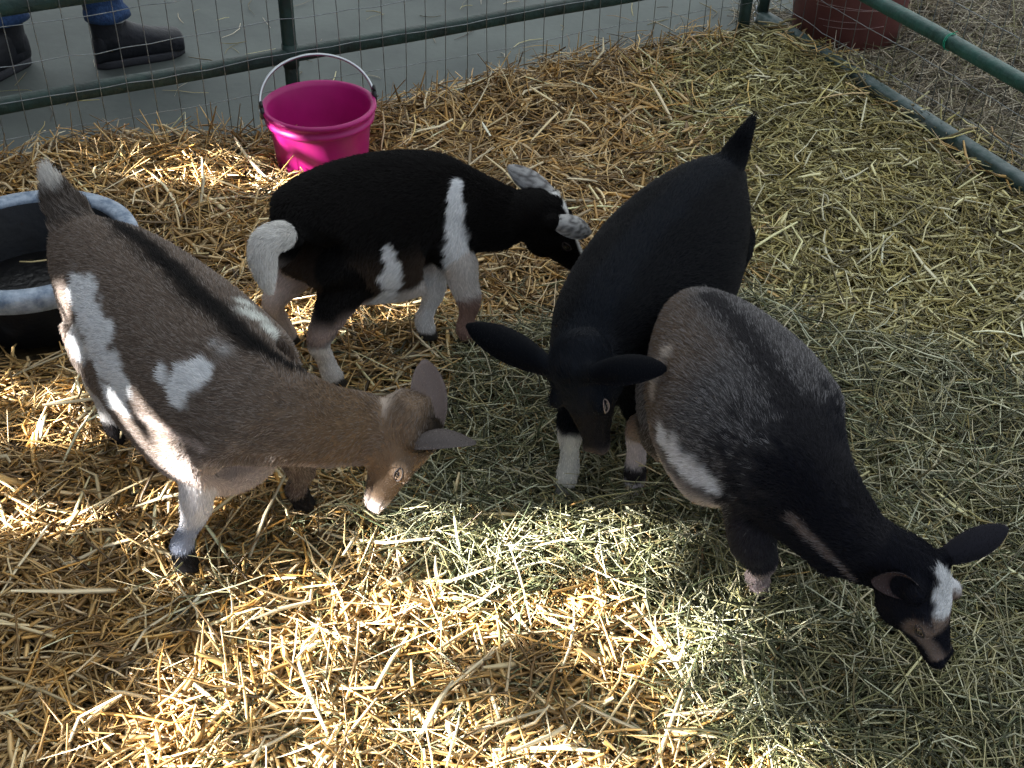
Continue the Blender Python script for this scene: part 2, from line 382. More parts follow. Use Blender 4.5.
# -- hay on top
parts = []
hc = lambda x, y: hayw(x, y) & in_pen(x, y)
straw_lot(20000, hc, (.05, .17), (.0022, .0052), .000, .052, .28, 1.1, .45, HAY, flat=.4)
straw_lot(4500, hc, (.08, .22), (.0020, .0042), .028, .040, .38, 1.3, .45, HAY + HAY[3:5] + [(.52, .52, .36)], flat=.4)
straw_lot(900, hc, (.10, .24), (.0022, .0044), .040, .024, .30, .8, .5, [(.56, .56, .38), (.50, .52, .36), (.60, .54, .36)], flat=.3)
for (a, b), m_ in (((940, 655), 46), ((905, 650), 26), ((384, 512), 22), ((757, 585), 26), ((632, 482), 20), ((566, 486), 22), ((182, 566), 10), ((970, 640), 22)):
    c = at(a, b, .04)[:2]; xy = c + rng.normal(0, .05, (m_, 2))
    parts.append(stalks(xy, rng.uniform(.08, .22, m_), rng.uniform(.002, .0042, m_), .040, .04, .30, 1.2, .5, HAY[:2] + HAY[3:4] + HAY[6:7], flat=.3))
hs = lambda x, y: in_pen(x, y) & (y < 2.6) & (x > -.5) & ~hayw(x, y) & (rng.random(x.shape) < .6)
straw_lot(4000, hs, (.05, .15), (.0020, .0040), .012, .025, .2, 1.1, .4, HAY, flat=.5)
add_stuff('hay', parts, M['litter'], None, 'greenish loose hay heaped over the straw under the goats heads', 'hay', M['hay'])

# -- old straw outside the right fence, and strays on the concrete
parts = []
oc = lambda x, y: (out_b(x, y) > .015) & (y < 4.45 + .1 * np.sin(x * 9) + 1.2 * smooth(1.28, 1.5, x)) & ~((x - TUB[0]) ** 2 + (y - TUB[1]) ** 2 < .19 ** 2)
TUB = V3(1.155, 4.335, 0)
def lot2(n, *a, **k):
    xy = sample(n, oc, .8, 2.6, 2.9, 5.5, near=0); m = len(xy); Lr, Wr = a[0], a[1]
    parts.append(stalks(xy, rng.uniform(*Lr, m), rng.uniform(*Wr, m), *a[2:], **k))
lot2(16000, (.05, .2), (.0025, .005), -.01, .045, .25, .7, .4, OLD)
lot2(5000, (.08, .26), (.0022, .0045), .012, .05, .35, .8, .4, OLD + HAY[:2])
V, Q = grid(.7, 2.8, 2.7, 5.7, 120, lambda X, Y: np.where(out_b(X, Y) > -.0, terrain(X, Y) - .004, FZ - .04))
add_stuff('old_straw', parts, M['litter2'], (V, Q), 'dull grey-brown old straw lying outside the right hand fence', 'straw', M['straw'])
parts = []
xy = np.stack([rng.uniform(-2.0, 1.0, 150), rng.uniform(3.2, 5.0, 150)], 1); xy = xy[out_a(xy[:, 0], xy[:, 1]) > .06]
flatf = lambda X, Y: np.full(np.shape(X), FZ + .001)
parts.append(stalks(xy, rng.uniform(.04, .17, len(xy)), rng.uniform(.002, .0045, len(xy)), .002, .004, .02, .8, .5, OLD + STRAW_G, follow=flatf))
xy = A0 + rng.uniform(1.7, 2.45, 160)[:, None] * AD + np.abs(rng.normal(0, .12, 160))[:, None] * AN + .05 * AN
parts.append(stalks(xy, rng.uniform(.04, .17, len(xy)), rng.uniform(.002, .0045, len(xy)), .002, .012, .05, .8, .5, OLD + STRAW, follow=flatf))
add_stuff('stray_straw', parts, M['litter'], None, 'stray straws scattered on the grey concrete beyond the back fence', 'straw', M['straw'])

# ------------------------------------------------------------------ pen panels
def pen_panel(loc2, d2, t0, t1, rails, posts, top, label, green, wire_z):
    root = empty('pen_panel', (*loc2, FZ)); tag(root, label, 'fence', 'pen panels')
    d = V3(d2[0], d2[1], 0); n = V3(-d2[1], d2[0], 0); o = V3(loc2[0], loc2[1], 0)
    pt = lambda t, z, off=0.: o + d * t + n * off + V3(0, 0, z)
    for z, r, mm in rails:
        m = MB(); ts = np.linspace(t0, t1, 40)
        P = np.array([pt(t, z + .0015 * math.sin(t * 9)) for t in ts])
        R = []
        a = np.linspace(0, 2 * np.pi, 16, endpoint=False)
        sx = np.sign(np.cos(a)) * np.abs(np.cos(a)) ** .55 * r; sz = np.sign(np.sin(a)) * np.abs(np.sin(a)) ** .55 * r
        for p in P: R.append(p + np.outer(sx, n) + np.outer(sz, [0, 0, 1]))
        m.rings(R); m.build('rail', mm, root)
    for t in posts:
        m = MB(); m.tube([pt(t, z) for z in np.linspace(FZ + .002, top, 12)], .021, 16, up=(0, 1, 0))
        for z, r, mm in rails[1:]:                       # weld collars
            m.tube([pt(t, z - .034), pt(t, z + .034)], .0235, 16, up=(0, 1, 0))
        m.build('post', green, root)
    m = MB(); s = .026                                   # wire on the pen side
    sg = -1 if np.dot(n[:2], AN) > .5 else 1
    for k, t in enumerate(np.arange(t0, t1, .068)):
        w = .004 * rng.normal(size=6)
        m.tube([pt(t + w[i] * .6, z, sg * (s + w[i] * .4)) for i, z in enumerate(np.linspace(FZ + .01, top, 6))], .0013, 5, up=(0, 1, 0))
    for z in wire_z:
        m.tube([pt(t, z + .003 * math.sin(7 * t + z * 9) + .0015 * rng.normal(), sg * (s + .002 + .002 * rng.normal())) for t in np.linspace(t0, t1, 50)], .0013, 5)
    m.build('wire_mesh', M['wire'], root)
    return root, pt
wz = np.arange(.02, 1.3, .1)
panA, ptA = pen_panel(A0, AD, -1.1, 2.42, [(-.034, .022, M['green']), (.205, .0205, M['green']), (.465, .025, M['green']), (.85, .022, M['green']), (1.28, .022, M['green'])],
                      [-1.08, .80, 2.42], 1.30, 'long green pipe and wire pen panel behind the pink bucket', M['green'], wz)
panB, ptB = pen_panel(B0, BD, .0, 2.6, [(-.004, .023, M['worn']), (.255, .0205, M['green2']), (.62, .022, M['green2']), (1.28, .022, M['green2'])],
                      [.0, 2.6], 1.30, 'green pipe and wire pen panel on the right, in front of the red tub', M['green'], wz + .03)
# twist of green wire on the right panel
tw = MB(); c = V3(*ptB(.93, .255)); e = V3(BD[0], BD[1], 0); nb = V3(-BD[1], BD[0], 0)
a = np.linspace(0, 4 * np.pi, 40); tw.tube([c + .0245 * np.cos(q) * nb + .0245 * np.sin(q) * V3(0, 0, 1) + e * (q * .0009 - .006) for q in a], .0012, 5)
tw.tube([c + V3(0, 0, .024), c + V3(0, 0, .032) + e * .008, c + V3(0, 0, .038) + e * .016], .0012, 5)
tag(tw.build('wire_tie', mat('green_tie', (.02, .42, .25), .5)), 'small bright green wire tie twisted round the right hand rail', 'tie')
# chain holding the two corner posts together
chn = empty('corner_chain', (*ptA(2.44, .1)[:2], .1)); tag(chn, 'steel chain hanging between the two green corner posts', 'chain')
ca = V3(*ptA(2.42, 0)); cb = V3(*ptB(0, 0)); mid = (ca + cb) / 2
for k in range(14):
    cm = MB()
    c = mid + V3(0, -.028, .02 + k * .021); ax = V3(1, 0, 0) if k % 2 else V3(0, 1, 0)
    q = np.linspace(0, 2 * np.pi, 13)
    cm.tube([c + ax * .007 * np.cos(t) + V3(0, 0, .013) * np.sin(t) for t in q], .0026, 5, cap=False)
    cm.build('link', M['steel'], chn)


# ------------------------------------------------------------------ pink bucket
def bucket():
    root = empty('bucket', tuple(BUC + V3(0, 0, -.045))); tag(root, 'bright pink plastic bucket with wire bail by the back fence', 'bucket')
    c = BUC + V3(0, 0, -.045); h = .205; m = MB()
    R = .150
    m.lathe(c, [(.0, .004), (.118, .004), (.120, 0), (.124, .006), (.133, .10), (.139, h - .045), (.141, h - .042), (.150, h - .040), (.1515, h - .030), (.147, h - .027), (.147, h - .014), (.155, h - .011), (.158, h - .005), (.157, h + .001), (.152, h + .004), (.144, h + .001), (.139, h - .010), (.130, .10), (.119, .010), (.0, .010)], 72)
    m.build('bucket_body', M['pink'], root)
    pl = at(262, 107, c[2] + h + .004) ; pr = at(371, 91, c[2] + h + .004)
    ax = unit((pr - pl) * V3(1, 1, 0)); cc = c + V3(0, 0, h - .005)
    for s in (-1, 1):
        e = MB(); p = cc + ax * s * .158; t = np.cross(ax, (0, 0, 1))
        e.box(p + V3(0, 0, .006), (.005, .011, .016), np.array([ax, t, (0, 0, 1)]))
        e.tube([p + V3(0, 0, .02) - t * .006, p + V3(0, 0, .034) + t * .0, p + V3(0, 0, .022) + t * .006], .0045, 8)
        e.build('bail_ear', M['blackplastic'], root)
    b = MB(); n = np.cross((0, 0, 1), ax); n = n if n[1] > 0 else -n
    q = np.linspace(0, np.pi, 40); tilt = math.radians(38)
    arc = [cc + ax * -.160 * np.cos(t) + (V3(0, 0, math.cos(tilt)) + n * math.sin(tilt)) * .138 * np.sin(t) ** .9 + V3(0, 0, .004) for t in q]
    hook = [arc[0] + V3(0, 0, .01) - ax * .004, arc[0] + V3(0, 0, -.012), arc[0] + V3(0, 0, -.006) + ax * .008]
    b.tube(arc, .0042, 8); b.tube(hook, .003, 6); b.tube([arc[-1] + V3(0, 0, .01) + ax * .004, arc[-1] + V3(0, 0, -.012), arc[-1] + V3(0, 0, -.006) - ax * .008], .003, 6)
    b.build('bail', M['steel'], root)
bucket()

# ------------------------------------------------------------------ rubber feed pan
def pan():
    z = -.022; root = empty('feed_pan', tuple(PAN + V3(0, 0, z))); tag(root, 'large round black rubber feed pan with dusty pale blue rim', 'feed pan')
    c = PAN + V3(0, 0, z); h = .165; m = MB(); R = .243
    m.lathe(c, [(0, .0), (.19, .0), (.2, .004), (.222, h - .05), (R - .014, h - .02), (R - .022, h - .006), (.196, h - .012), (.184, .02), (.18, .014), (0, .014)], 90)
    m.build('pan_body', M['rubber'], root)
    r = MB(); r.lathe(c, [(R - .012, h - .045), (R - .003, h - .042), (R + .002, h - .010), (R - .002, h + .001), (R - .012, h + .004), (R - .022, h + .004), (R - .036, h + .001), (R - .044, h - .010), (R - .012, h - .030)], 90)
    r.build('rim', M['rim'], root)
    w = MB(); w.lathe(c, [(0, .03), (.10, .03), (.189, .028), (.189, .024)], 60)
    w.build('feed_residue', mat('feed_residue', (.018, .018, .018), .3, nscale=40, base2=(.006, .006, .007), bump=.8, bscale=50), root)
pan()
s_ = MB(); P0 = at(32, 262, .03); s_.tube([P0 + V3(-.03, 0, 0), P0, P0 + V3(.035, .004, .004)], .0022, 6)
tag(s_.build('straw_stalk', mat('straw_single', (.6, .5, .25), .5)), 'single pale straw lying inside the black feed pan', 'straw')

# ------------------------------------------------------------------ red tub outside
def tub():
    c = V3(TUB[0], TUB[1], FZ); root = empty('tub', tuple(c)); tag(root, 'dark red plastic tub standing outside the corner of the pen', 'tub')
    m = MB(); m.lathe(c, [(0, .002), (.175, .002), (.185, .012), (.205, .20), (.222, .38), (.238, .385), (.240, .41), (.232, .414), (.222, .40), (.198, .20), (.178, .02), (0, .02)], 80)
    m.build('tub_body', M['redtub'], root)
    s = MB()
    for k, z in enumerate([.10, .115, .155, .165, .21, .222, .27]):
        r = .186 + (z - .012) * .10 + .0012; a0 = rng.uniform(3.6, 4.3); q = np.linspace(a0, a0 + rng.uniform(.5, 1.4), 20)
        s.tube([c + V3(r * math.cos(t), r * math.sin(t), z + .008 * math.sin(t * 1.3 + k)) for t in q], .0006, 4)
    s.build('scratches', M['scratch'], root)
tub()

# ------------------------------------------------------------------ person behind the fence (only legs come into view)
def person():
    hl = at(22, 70, FZ); hr = at(100, 66, FZ)
    root = empty('person', (*((hl + hr) / 2)[:2], FZ)); tag(root, 'person in blue jeans and dark boots standing outside the back fence', 'person')
    def boot(heel, toe, name='boot'):
        d = unit(toe - heel); L = np.linalg.norm(toe - heel); s = np.cross((0, 0, 1), d); R = []
        def ring(x, w, zt, zb=0., sq=.75):
            a = np.linspace(0, 2 * np.pi, 20, endpoint=False)
            cx = np.sign(np.cos(a)) * np.abs(np.cos(a)) ** sq * w; cz = np.sign(np.sin(a)) * np.abs(np.sin(a)) ** sq
            return heel + d * x + np.outer(cx, s) + np.outer((zt + zb) / 2 + cz * (zt - zb) / 2, (0, 0, 1))
        st = [(-.005, .022, .07), (.012, .036, .10), (.05, .041, .115), (.10, .041, .118), (.14, .042, .100), (.19, .046, .082), (.24, .050, .070), (.28, .048, .062), (L - .012, .036, .054), (L, .018, .040)]
        st = catmull(np.array([(x, w, z) for x, w, z in st]), 30)
        m = MB(); m.rings([ring(x, w, z * 1.15 + .012, .014) for x, w, z in st])
        # shaft
        q = np.linspace(0, 2 * np.pi, 20, endpoint=False); sh = []
        for z, r, x in [(.06, .050, .052), (.10, .052, .055), (.14, .050, .052), (.18, .054, .048), (.22, .057, .046)]:
            sh.append(heel + d * x + np.outer(r * 1.12 * np.cos(q), d) + np.outer(r * .85 * np.sin(q), s) + V3(0, 0, z))
        m.rings(sh)
        b = m.build(name, M['boot'], root)
        so_ = MB(); R = []
        for z, g in [(0, .96), (.008, 1.0), (.022, 1.0), (.026, .95)]:
            a = np.linspace(0, 2 * np.pi, 40, endpoint=False); x = (1 - np.cos(a)) / 2 * (L + .012) - .008
            w = np.interp(x, [-.01, .02, .1, .24, L - .02, L + .01], [.024, .039, .038, .052, .036, .012]) * g
            R.append(heel + np.outer(x, d) + np.outer(np.sign(np.sin(a)) * w * np.abs(np.sin(a)) ** .45, s) + V3(0, 0, z))
        so_.rings(R); so_.build('sole', M['sole'], b)
        return heel + d * .055
    aR = boot(at(99, 68, FZ), at(184, 52, FZ)); aL = boot(at(28, 62, FZ), at(-28, 88, FZ))
    # trousers: two wrinkled legs meeting at the waist
    hip = (aR + aL) / 2 * V3(1, 1, 0) + V3(-.03, .03, FZ + .92)
    for nm in ('jeans',):
        m = MB()
        for k, (an, sx) in enumerate(((aR, 1), (aL, -1))):
            an = an * V3(1, 1, 0) + V3(0, 0, FZ); R = []
            hp_ = hip + V3(.09 * sx, 0, -.02); kn = (an + hp_) / 2 + V3(0, 0, 0)
            for i, t in enumerate(np.linspace(0, 1, 36)):
                z = .165 + t * (hp_[2] - an[2] - .165)
                c = an + (hp_ - an) * t * V3(1, 1, 0) + V3(0, 0, z)
                r = np.interp(t, [0, .05, .3, .5, .8, 1], [.074, .066, .064, .072, .09, .10]) + .004 * math.sin(i * 2.1 + k) * (1 - t)
                q = np.linspace(0, 2 * np.pi, 24, endpoint=False)
                R.append(c + np.outer((r + .004 * np.sin(3 * q + i)) * np.cos(q), (1, 0, 0)) + np.outer((r + .003 * np.sin(4 * q + i)) * np.sin(q), (0, 1, 0)))
            m.rings(R)
        m.ell(hip + V3(0, 0, .03), (.19, .13, .14))
        m.build('jeans', M['denim'], root)
    cu = MB(); q = np.linspace(0, 2 * np.pi, 25)
    cu.tube([aR * V3(1, 1, 0) + V3(0, 0, FZ + .170) + V3(.060 * math.cos(t), .056 * math.sin(t), .006 * math.sin(3 * t)) for t in q], .009, 8)
    cu.build('sock_edge', M['sock'], root)
person()

# ------------------------------------------------------------------ goats
def mixc(c, new, m): return c * (1 - m[:, None]) + np.asarray(new)[None] * m[:, None]
def head_shape(m, A, o, sc=1.0, wd=1.0):
    """A columns: forward, left, up; o = poll"""
    st = [(-.036, .030, .008, -.050), (-.014, .037, .024, -.060), (.012, .042, .035, -.066), (.040, .045, .037, -.066), (.062, .043, .032, -.062), (.085, .036, .024, -.054),
          (.108, .032, .017, -.047), (.130, .0265, .012, -.041), (.148, .0245, .007, -.038), (.160, .0215, .002, -.035), (.169, .015, -.005, -.030), (.173, .008, -.012, -.025)]
    st = catmull(np.array(st), 30) * sc; R = []
    A = A @ np.diag([1, wd, 1]) if False else A
    for x, w, zt, zb in st:
        w = w * (1 + (wd - 1) * smooth(.135, .07, x / sc))
        a = np.linspace(0, 2 * np.pi, 24, endpoint=False); zc = zt * .45 + zb * .55
        y = np.cos(a) * w; s = np.sin(a); z = np.where(s > 0, zc + s * (zt - zc), zc + s * (zc - zb))
        y = y * np.where(s < 0, 1 - .28 * np.abs(s), 1 - .10 * np.abs(s))
        R.append(o + np.stack([np.full(24, x), y, z], 1) @ A.T)
    m.rings(R)
    for s in (-1, 1):
        m.ell(o + A @ (V3(.066, s * .036 * wd, .016) * sc), (.020 * sc, .012 * sc, .015 * sc), A)    # brow / orbit
        m.ell(o + A @ (V3(.045, s * .030 * wd, -.030) * sc), (.036 * sc, .014 * sc, .030 * sc), A)   # cheek
        m.ell(o + A @ (V3(.158, s * .016, -.006) * sc), (.012 * sc, .009 * sc, .010 * sc), A)   # nostril wing
        m.ell(o + A @ (V3(.012, s * .033 * wd, .018) * sc), (.016 * sc, .016 * sc, .018 * sc), A)   # ear root
    m.ell(o + A @ (V3(.015, 0, .030) * sc), (.028 * sc, .024 * sc, .014 * sc), A)
def ear(o, base, tip, open_dir, W):
    """a cupped leaf: verts, quads, inner mask"""
    U, N = 16, 11; e = tip - base; L = np.linalg.norm(e); d = e / L
    n = unit(open_dir - d * np.dot(open_dir, d)); s = np.cross(d, n)
    V, I = [], []
    for lay in (0, 1):
        for i in range(U):
            u = i / (U - 1); w = W * (.42 + .58 * math.sin(min(u / .5, 1) * math.pi / 2)) * (1 if u < .5 else math.cos((u - .5) / .5 * math.pi / 2 * .97) ** .62)
            cup = .75 * (1 - u) + .22
            for j in range(N):
                v = -1 + 2 * j / (N - 1); th = v * cup * 1.25
                p = base + d * (u * L) + s * (w * math.sin(th) / max(math.sin(cup * 1.25), .3) if cup * 1.25 < 1.5 else w * v) + n * (w * cup * (v * v) * .9 - w * cup * .45) + n * (-.012 * math.sin(u * math.pi))
                V.append(p - n * (.0042 * (1 - v ** 4) * (1 - .5 * u)) * lay - n * 0); I.append(1 - lay)
    q = []
    g = lambda l, i, j: l * U * N + i * N + j
    for i in range(U - 1):
        for j in range(N - 1):
            q.append((g(0, i, j), g(0, i, j + 1), g(0, i + 1, j + 1), g(0, i + 1, j))); q.append((g(1, i, j), g(1, i + 1, j), g(1, i + 1, j + 1), g(1, i, j + 1)))
        for j in (0, N - 1):
            b = (g(0, i, j), g(0, i + 1, j), g(1, i + 1, j), g(1, i, j)); q.append(b if j == 0 else b[::-1])
    for j in range(N - 1):
        q.append((g(0, U - 1, j), g(0, U - 1, j + 1), g(1, U - 1, j + 1), g(1, U - 1, j)))
        q.append((g(0, 0, j + 1), g(0, 0, j), g(1, 0, j), g(1, 0, j + 1)))
    return np.array(V), np.array(q), np.array(I, float)

class Goat: pass
def build_goat(label, spine, poll, nose, uph, ears, legs, tail, paint, nfur, earw=.026, furlen=.013, hs=1.0, hwid=1.0, name='goat', dens=1.0):
    g = Goat(); m = MB()
    st = np.array([[*at(a, b, z), w, D] for a, b, z, w, D in spine])
    S = catmull(st, 46); T = np.gradient(S[:, :3], axis=0); T /= np.linalg.norm(T, axis=1)[:, None]
    # head frame
    pw, nw = at(*poll), at(*nose); f = unit(nw - pw); up = unit(V3(*uph) - f * np.dot(uph, f)); lf = np.cross(up, f)
    A = np.stack([f, lf, up], 1); hsz = hs * 1.0
    R, Cn, Sd, Up = [], [], [], []
    for i, s in enumerate(S):
        sd = unit(np.cross((0, 0, 1), T[i])); u = np.cross(T[i], sd); w, D = s[3], s[4]
        k = smooth(.0, 1.0, np.array(i / 45.)) ;
        c = s[:3] - u * (.46 * D); a = np.linspace(0, 2 * np.pi, 32, endpoint=False)
        sn = np.sin(a); y = np.cos(a) * w; z = np.where(sn > 0, np.abs(sn) ** .95 * .46 * D, -np.abs(sn) ** .9 * .54 * D)
        y = y * (1 + .07 * (sn < 0) * np.sin(np.abs(a - 1.5 * np.pi) * 0 + np.abs(sn) * np.pi))
        R.append(c + np.outer(y, sd) + np.outer(z, u)); Cn.append(c); Sd.append(sd); Up.append(u)
    m.rings(R); Cn = np.array(Cn); Sd = np.array(Sd); Up = np.array(Up)
    # neck joins the head
    m.tube(catmull([Cn[-7], Cn[-3], pw - up * .012 + f * .0, pw + f * .035 - up * .018], 14), np.interp(np.arange(14), [0, 5, 9, 13], [S[-7][3] * .95, max(S[-3][3], .046 * hsz), .046 * hsz, .038 * hsz]), 20, up=(0, 0, 1))
    head_shape(m, A, pw, hsz, hwid)
    bones = []                                           # (points, fur direction, radius, kind)
    bones.append((Cn[:-4], -T[:-4], S[:-4, 3], 0))
    hl = np.array([pw - up * .02 * hsz + f * t * hsz for t in (0, .05, .10, .15, .175)]); bones.append((hl, np.tile(-f * .8 + up * .0, (5, 1)), np.array([.04, .042, .034, .026, .02]) * hsz, 1))
    # legs
    g.hooves = []
    for kind, si, side, hoof, elb in legs:
        i = si; c = Cn[i]; sd = Sd[i]; w = S[i][3]; fw = T[i] * V3(1, 1, 0); fw = unit(fw); out = sd * side
        h = np.asarray(hoof, float); hz = V3(0, 0, 1)
        if kind == 'F':
            top = c + out * w * .36 + hz * .0; el = c + out * w * .48 - hz * (c[2] - .215) - fw * .015; el[2] = .215
            if not np.isscalar(elb): el = np.asarray(elb, float)
            tt = (el - h); kn = h + V3(0, 0, .115) + (el - h) * V3(1, 1, 0) * .42 + fw * .012
            fe = h + V3(0, 0, .045) + (el - h) * V3(1, 1, 0) * .1 - fw * .004
            pts = [top, el, el * .5 + kn * .5, kn, kn * .5 + fe * .5, fe, h + hz * .022 + fw * .008]; rad = [.056, .040, .027, .0225, .0155, .0185, .017]
        else:
            top = c + out * w * .40 - hz * .02; stf = c + out * w * .56 + fw * .055; stf[2] = .235
            hk = h + V3(0, 0, .135) + (stf - h) * V3(1, 1, 0) * .15 - fw * .045; fe = h + V3(0, 0, .045) - fw * .006
            pts = [top, top * .5 + stf * .5, stf, stf * .45 + hk * .55, hk, hk * .5 + fe * .5, fe, h + hz * .022 + fw * .008]; rad = [.078, .078, .060, .033, .022, .0160, .0185, .017]
        rad = [q * (1 if i_ < 2 else 1.16) for i_, q in enumerate(rad)]; pts = np.array(pts); PR = catmull(np.column_stack([pts, rad]), 26)
        m.tube(PR[:, :3], PR[:, 3], 18, up=fw)
        for t in (-1, 1):                                # the two toes
            b = h + sd * t * .009
            Rr = []
            for z, r, o_ in [(.030, .013, .002), (.016, .016, .006), (.0, .018, .010)]:
                q = np.linspace(0, 2 * np.pi, 14, endpoint=False)
                Rr.append(b + hz * z + fw * o_ + np.outer(np.cos(q) * r * 1.35, fw) + np.outer(np.sin(q) * r * .55, sd))
            m.rings(Rr)
        g.hooves.append(h)
        dd = np.gradient(PR[:, :3], axis=0); dd /= np.linalg.norm(dd, axis=1)[:, None]
        bones.append((PR[2:, :3], dd[2:], PR[2:, 3], 2 + len(g.hooves) - 1))
    # tail
    tp = np.array([[*at(a, b, z), r] for a, b, z, r in tail]); TP = catmull(tp, 16)
    m.tube(TP[:, :3], TP[:, 3], 14); td = np.gradient(TP[:, :3], axis=0); td /= np.linalg.norm(td, axis=1)[:, None]
    bones.append((TP[3:, :3], td[3:], TP[3:, 3], 6))
    # weld everything into one skin
    V, F = m.arrays(); tmp = mesh_np('tmp', V, F, [], None)
    r_ = tmp.modifiers.new('r', 'REMESH'); r_.mode = 'VOXEL'; r_.voxel_size = .0052
    s_ = tmp.modifiers.new('s', 'SMOOTH'); s_.factor = .5; s_.iterations = 12
    dg = bpy.context.evaluated_depsgraph_get(); ev = tmp.evaluated_get(dg); me = ev.to_mesh()
    nv = len(me.vertices); V = np.zeros(nv * 3); me.vertices.foreach_get('co', V); V = V.reshape(-1, 3)
    lt = np.zeros(len(me.polygons), int); me.polygons.foreach_get('loop_total', lt); ls = np.zeros(len(me.polygons), int); me.polygons.foreach_get('loop_start', ls)
    li = np.zeros(len(me.loops), int); me.loops.foreach_get('vertex_index', li)
    Q = li[ls[lt == 4][:, None] + np.arange(4)]; Tt = li[ls[lt == 3][:, None] + np.arange(3)]
    ev.to_mesh_clear(); old = tmp.data; bpy.data.objects.remove(tmp); bpy.data.meshes.remove(old)
    nb = len(V); g.inner = np.zeros(nb); part = np.zeros(nb, int); fs = [Q, Tt] if len(Tt) else [Q]; allq = [Q]
    eV = []; off = nb
    for k, (tip, od) in enumerate(ears):
        sd = 1 if k == 0 else -1                         # left first
        b = pw + A @ (V3(.010, sd * .034 * hwid, .020) * hsz)
        tipw = at(*tip); ev_, eq, ei = ear(None, b - unit(tipw - b) * .008, tipw, V3(*od) @ np.eye(3), earw)
        eV.append(ev_); allq.append(eq + off); off += len(ev_); g.inner = np.concatenate([g.inner, ei]); part = np.concatenate([part, np.full(len(ev_), 10 + k)])
    V = np.vstack([V] + eV); Qa = np.vstack(allq); tris = np.vstack([Qa[:, [0, 1, 2]], Qa[:, [0, 2, 3]]] + ([Tt] if len(Tt) else []))
    # per-vertex skeleton coordinates
    best = np.full(len(V), 1e9); kind = np.zeros(len(V), int); par = np.zeros(len(V)); D_ = np.zeros((len(V), 3)); ctr = np.zeros((len(V), 3))
    acc = np.zeros((len(V), 3)); ws = np.zeros(len(V))
    qhead = None
    for P, dd, rr, kd in bones:
        d = np.linalg.norm(V[:, None] - P[None], axis=2); sd_ = d / rr[None]; j = sd_.argmin(1); q = sd_[np.arange(len(V)), j]
        if kd == 1: qhead = q
        dj = d[np.arange(len(V)), j] - rr[j]
        w = np.exp(-np.maximum(q - .8, 0) * 5); acc += dd[j] * w[:, None]; ws += w
        up_ = q < best; best[up_] = q[up_]; kind[up_] = kd; par[up_] = j[up_] / (len(P) - 1); ctr[up_] = P[j[up_]]
    fdir = acc / (np.linalg.norm(acc, axis=1)[:, None] + 1e-9)
    # torso-relative coordinates
    d = np.linalg.norm(V[:, None] - Cn[None], axis=2); j = d.argmin(1); W_ = np.exp(-(d - d.min(1)[:, None]) / .022); W_ /= W_.sum(1)[:, None]
    ix = np.arange(len(Cn)) / (len(Cn) - 1); g.sp = W_ @ ix
    g.lat = np.einsum('nk,nk->n', W_, np.einsum('nkc,kc->nk', V[:, None] - Cn[None], Sd)); g.hgt = np.einsum('nk,nk->n', W_, np.einsum('nkc,kc->nk', V[:, None] - Cn[None], Up) / (S[:, 4] * .5)[None]); g.V = V; g.kind = kind; g.par = par
    g.lat_n = g.lat / S[j, 3]
    loc = (V - pw) @ A / hsz; g.h = loc; g.part = part; g.A = A; g.pw = pw; g.hs = hsz
    g.hm = 1 - smooth(1.15, 2.1, qhead)
    # normals
    n = np.zeros_like(V); fn = np.cross(V[tris[:, 1]] - V[tris[:, 0]], V[tris[:, 2]] - V[tris[:, 0]])
    for c in range(3): np.add.at(n, tris[:, c], fn)
    n /= np.linalg.norm(n, axis=1)[:, None] + 1e-12; g.N = n
    bvh = BVHTree.FromPolygons([Vector(v) for v in V], tris.tolist()); g.bvh = bvh
    def hit(px, py):
        dd = unit(CF + CR * (px - 512) / FOC - CU * (py - 384) / FOC); q = bvh.ray_cast(Vector(CAM), Vector(dd))
        return None if q[0] is None else np.array(q[0])
    def patch(c, pts, color, soft=.3, nz=.35, nf=45):
        """soft blob(s) of another coat colour round points on the coat"""
        mk = np.zeros(len(V)); jit = 1 + nz * noise(V, nf) + .2 * noise(V, nf * 2.6)
        for px, py, r in pts:
            q = hit(px, py)
            if q is None: continue
            dd = np.linalg.norm(V - q, axis=1) / (r * jit); mk = np.maximum(mk, 1 - smooth(1 - soft, 1 + soft * .4, dd))
        return mixc(c, color, mk)
    g.patch = patch; g.hit = hit
    def stripe(c, path, color, soft=.3, nz=.2, nf=45):
        """a band of colour following a line over the coat: px, py, radius"""
        P = catmull(path, len(path) * 7); return patch(c, [tuple(q) for q in P], color, soft, nz, nf)
    g.stripe = stripe
    c = np.clip(paint(g), .002, .95)
    pos = np.array(g.hooves).mean(0) * V3(1, 1, 0)
    root = empty(name, tuple(pos)); tag(root, label, 'goat', 'goats feeding in the pen')
    mesh_np('body', V, [Qa] + ([Tt] if len(Tt) else []), M['skin'], root, c * .8)
    # eyes
    for sd in (-1, 1):
        em = MB(); ec = pw + A @ (V3(.068, sd * .0365 * hwid, .012) * hsz); r = .0102 * hsz
        em.ell(ec, (r, r, r), A, 16, 20); ev2, ef = em.arrays(); lc = (ev2 - ec) @ A / r
        iris = np.full((len(ev2), 3), getattr(g, 'iris', (.05, .034, .018))); iris[(np.abs(lc[:, 2]) < .26) & (np.abs(lc[:, 0]) < .62)] = (.005, .005, .008)
        iris[(np.hypot(lc[:, 0], lc[:, 2]) > .8)] = (.05, .035, .03)
        mesh_np('eye', ev2, ef, M['eye'], root, iris)
        lid = MB()                                       # eyelid rims
        for zz in (-1, 1):
            q = np.linspace(-.15, math.pi + .15, 14)
            lid.tube([ec + A @ (V3(math.cos(t) * r * 1.12, sd * (r * .62 + r * .35 * math.sin(t)), zz * math.sin(t) * r * .62)) for t in q], .0013 * hsz, 6)
        lid.build('eyelid', g.lidmat, root)
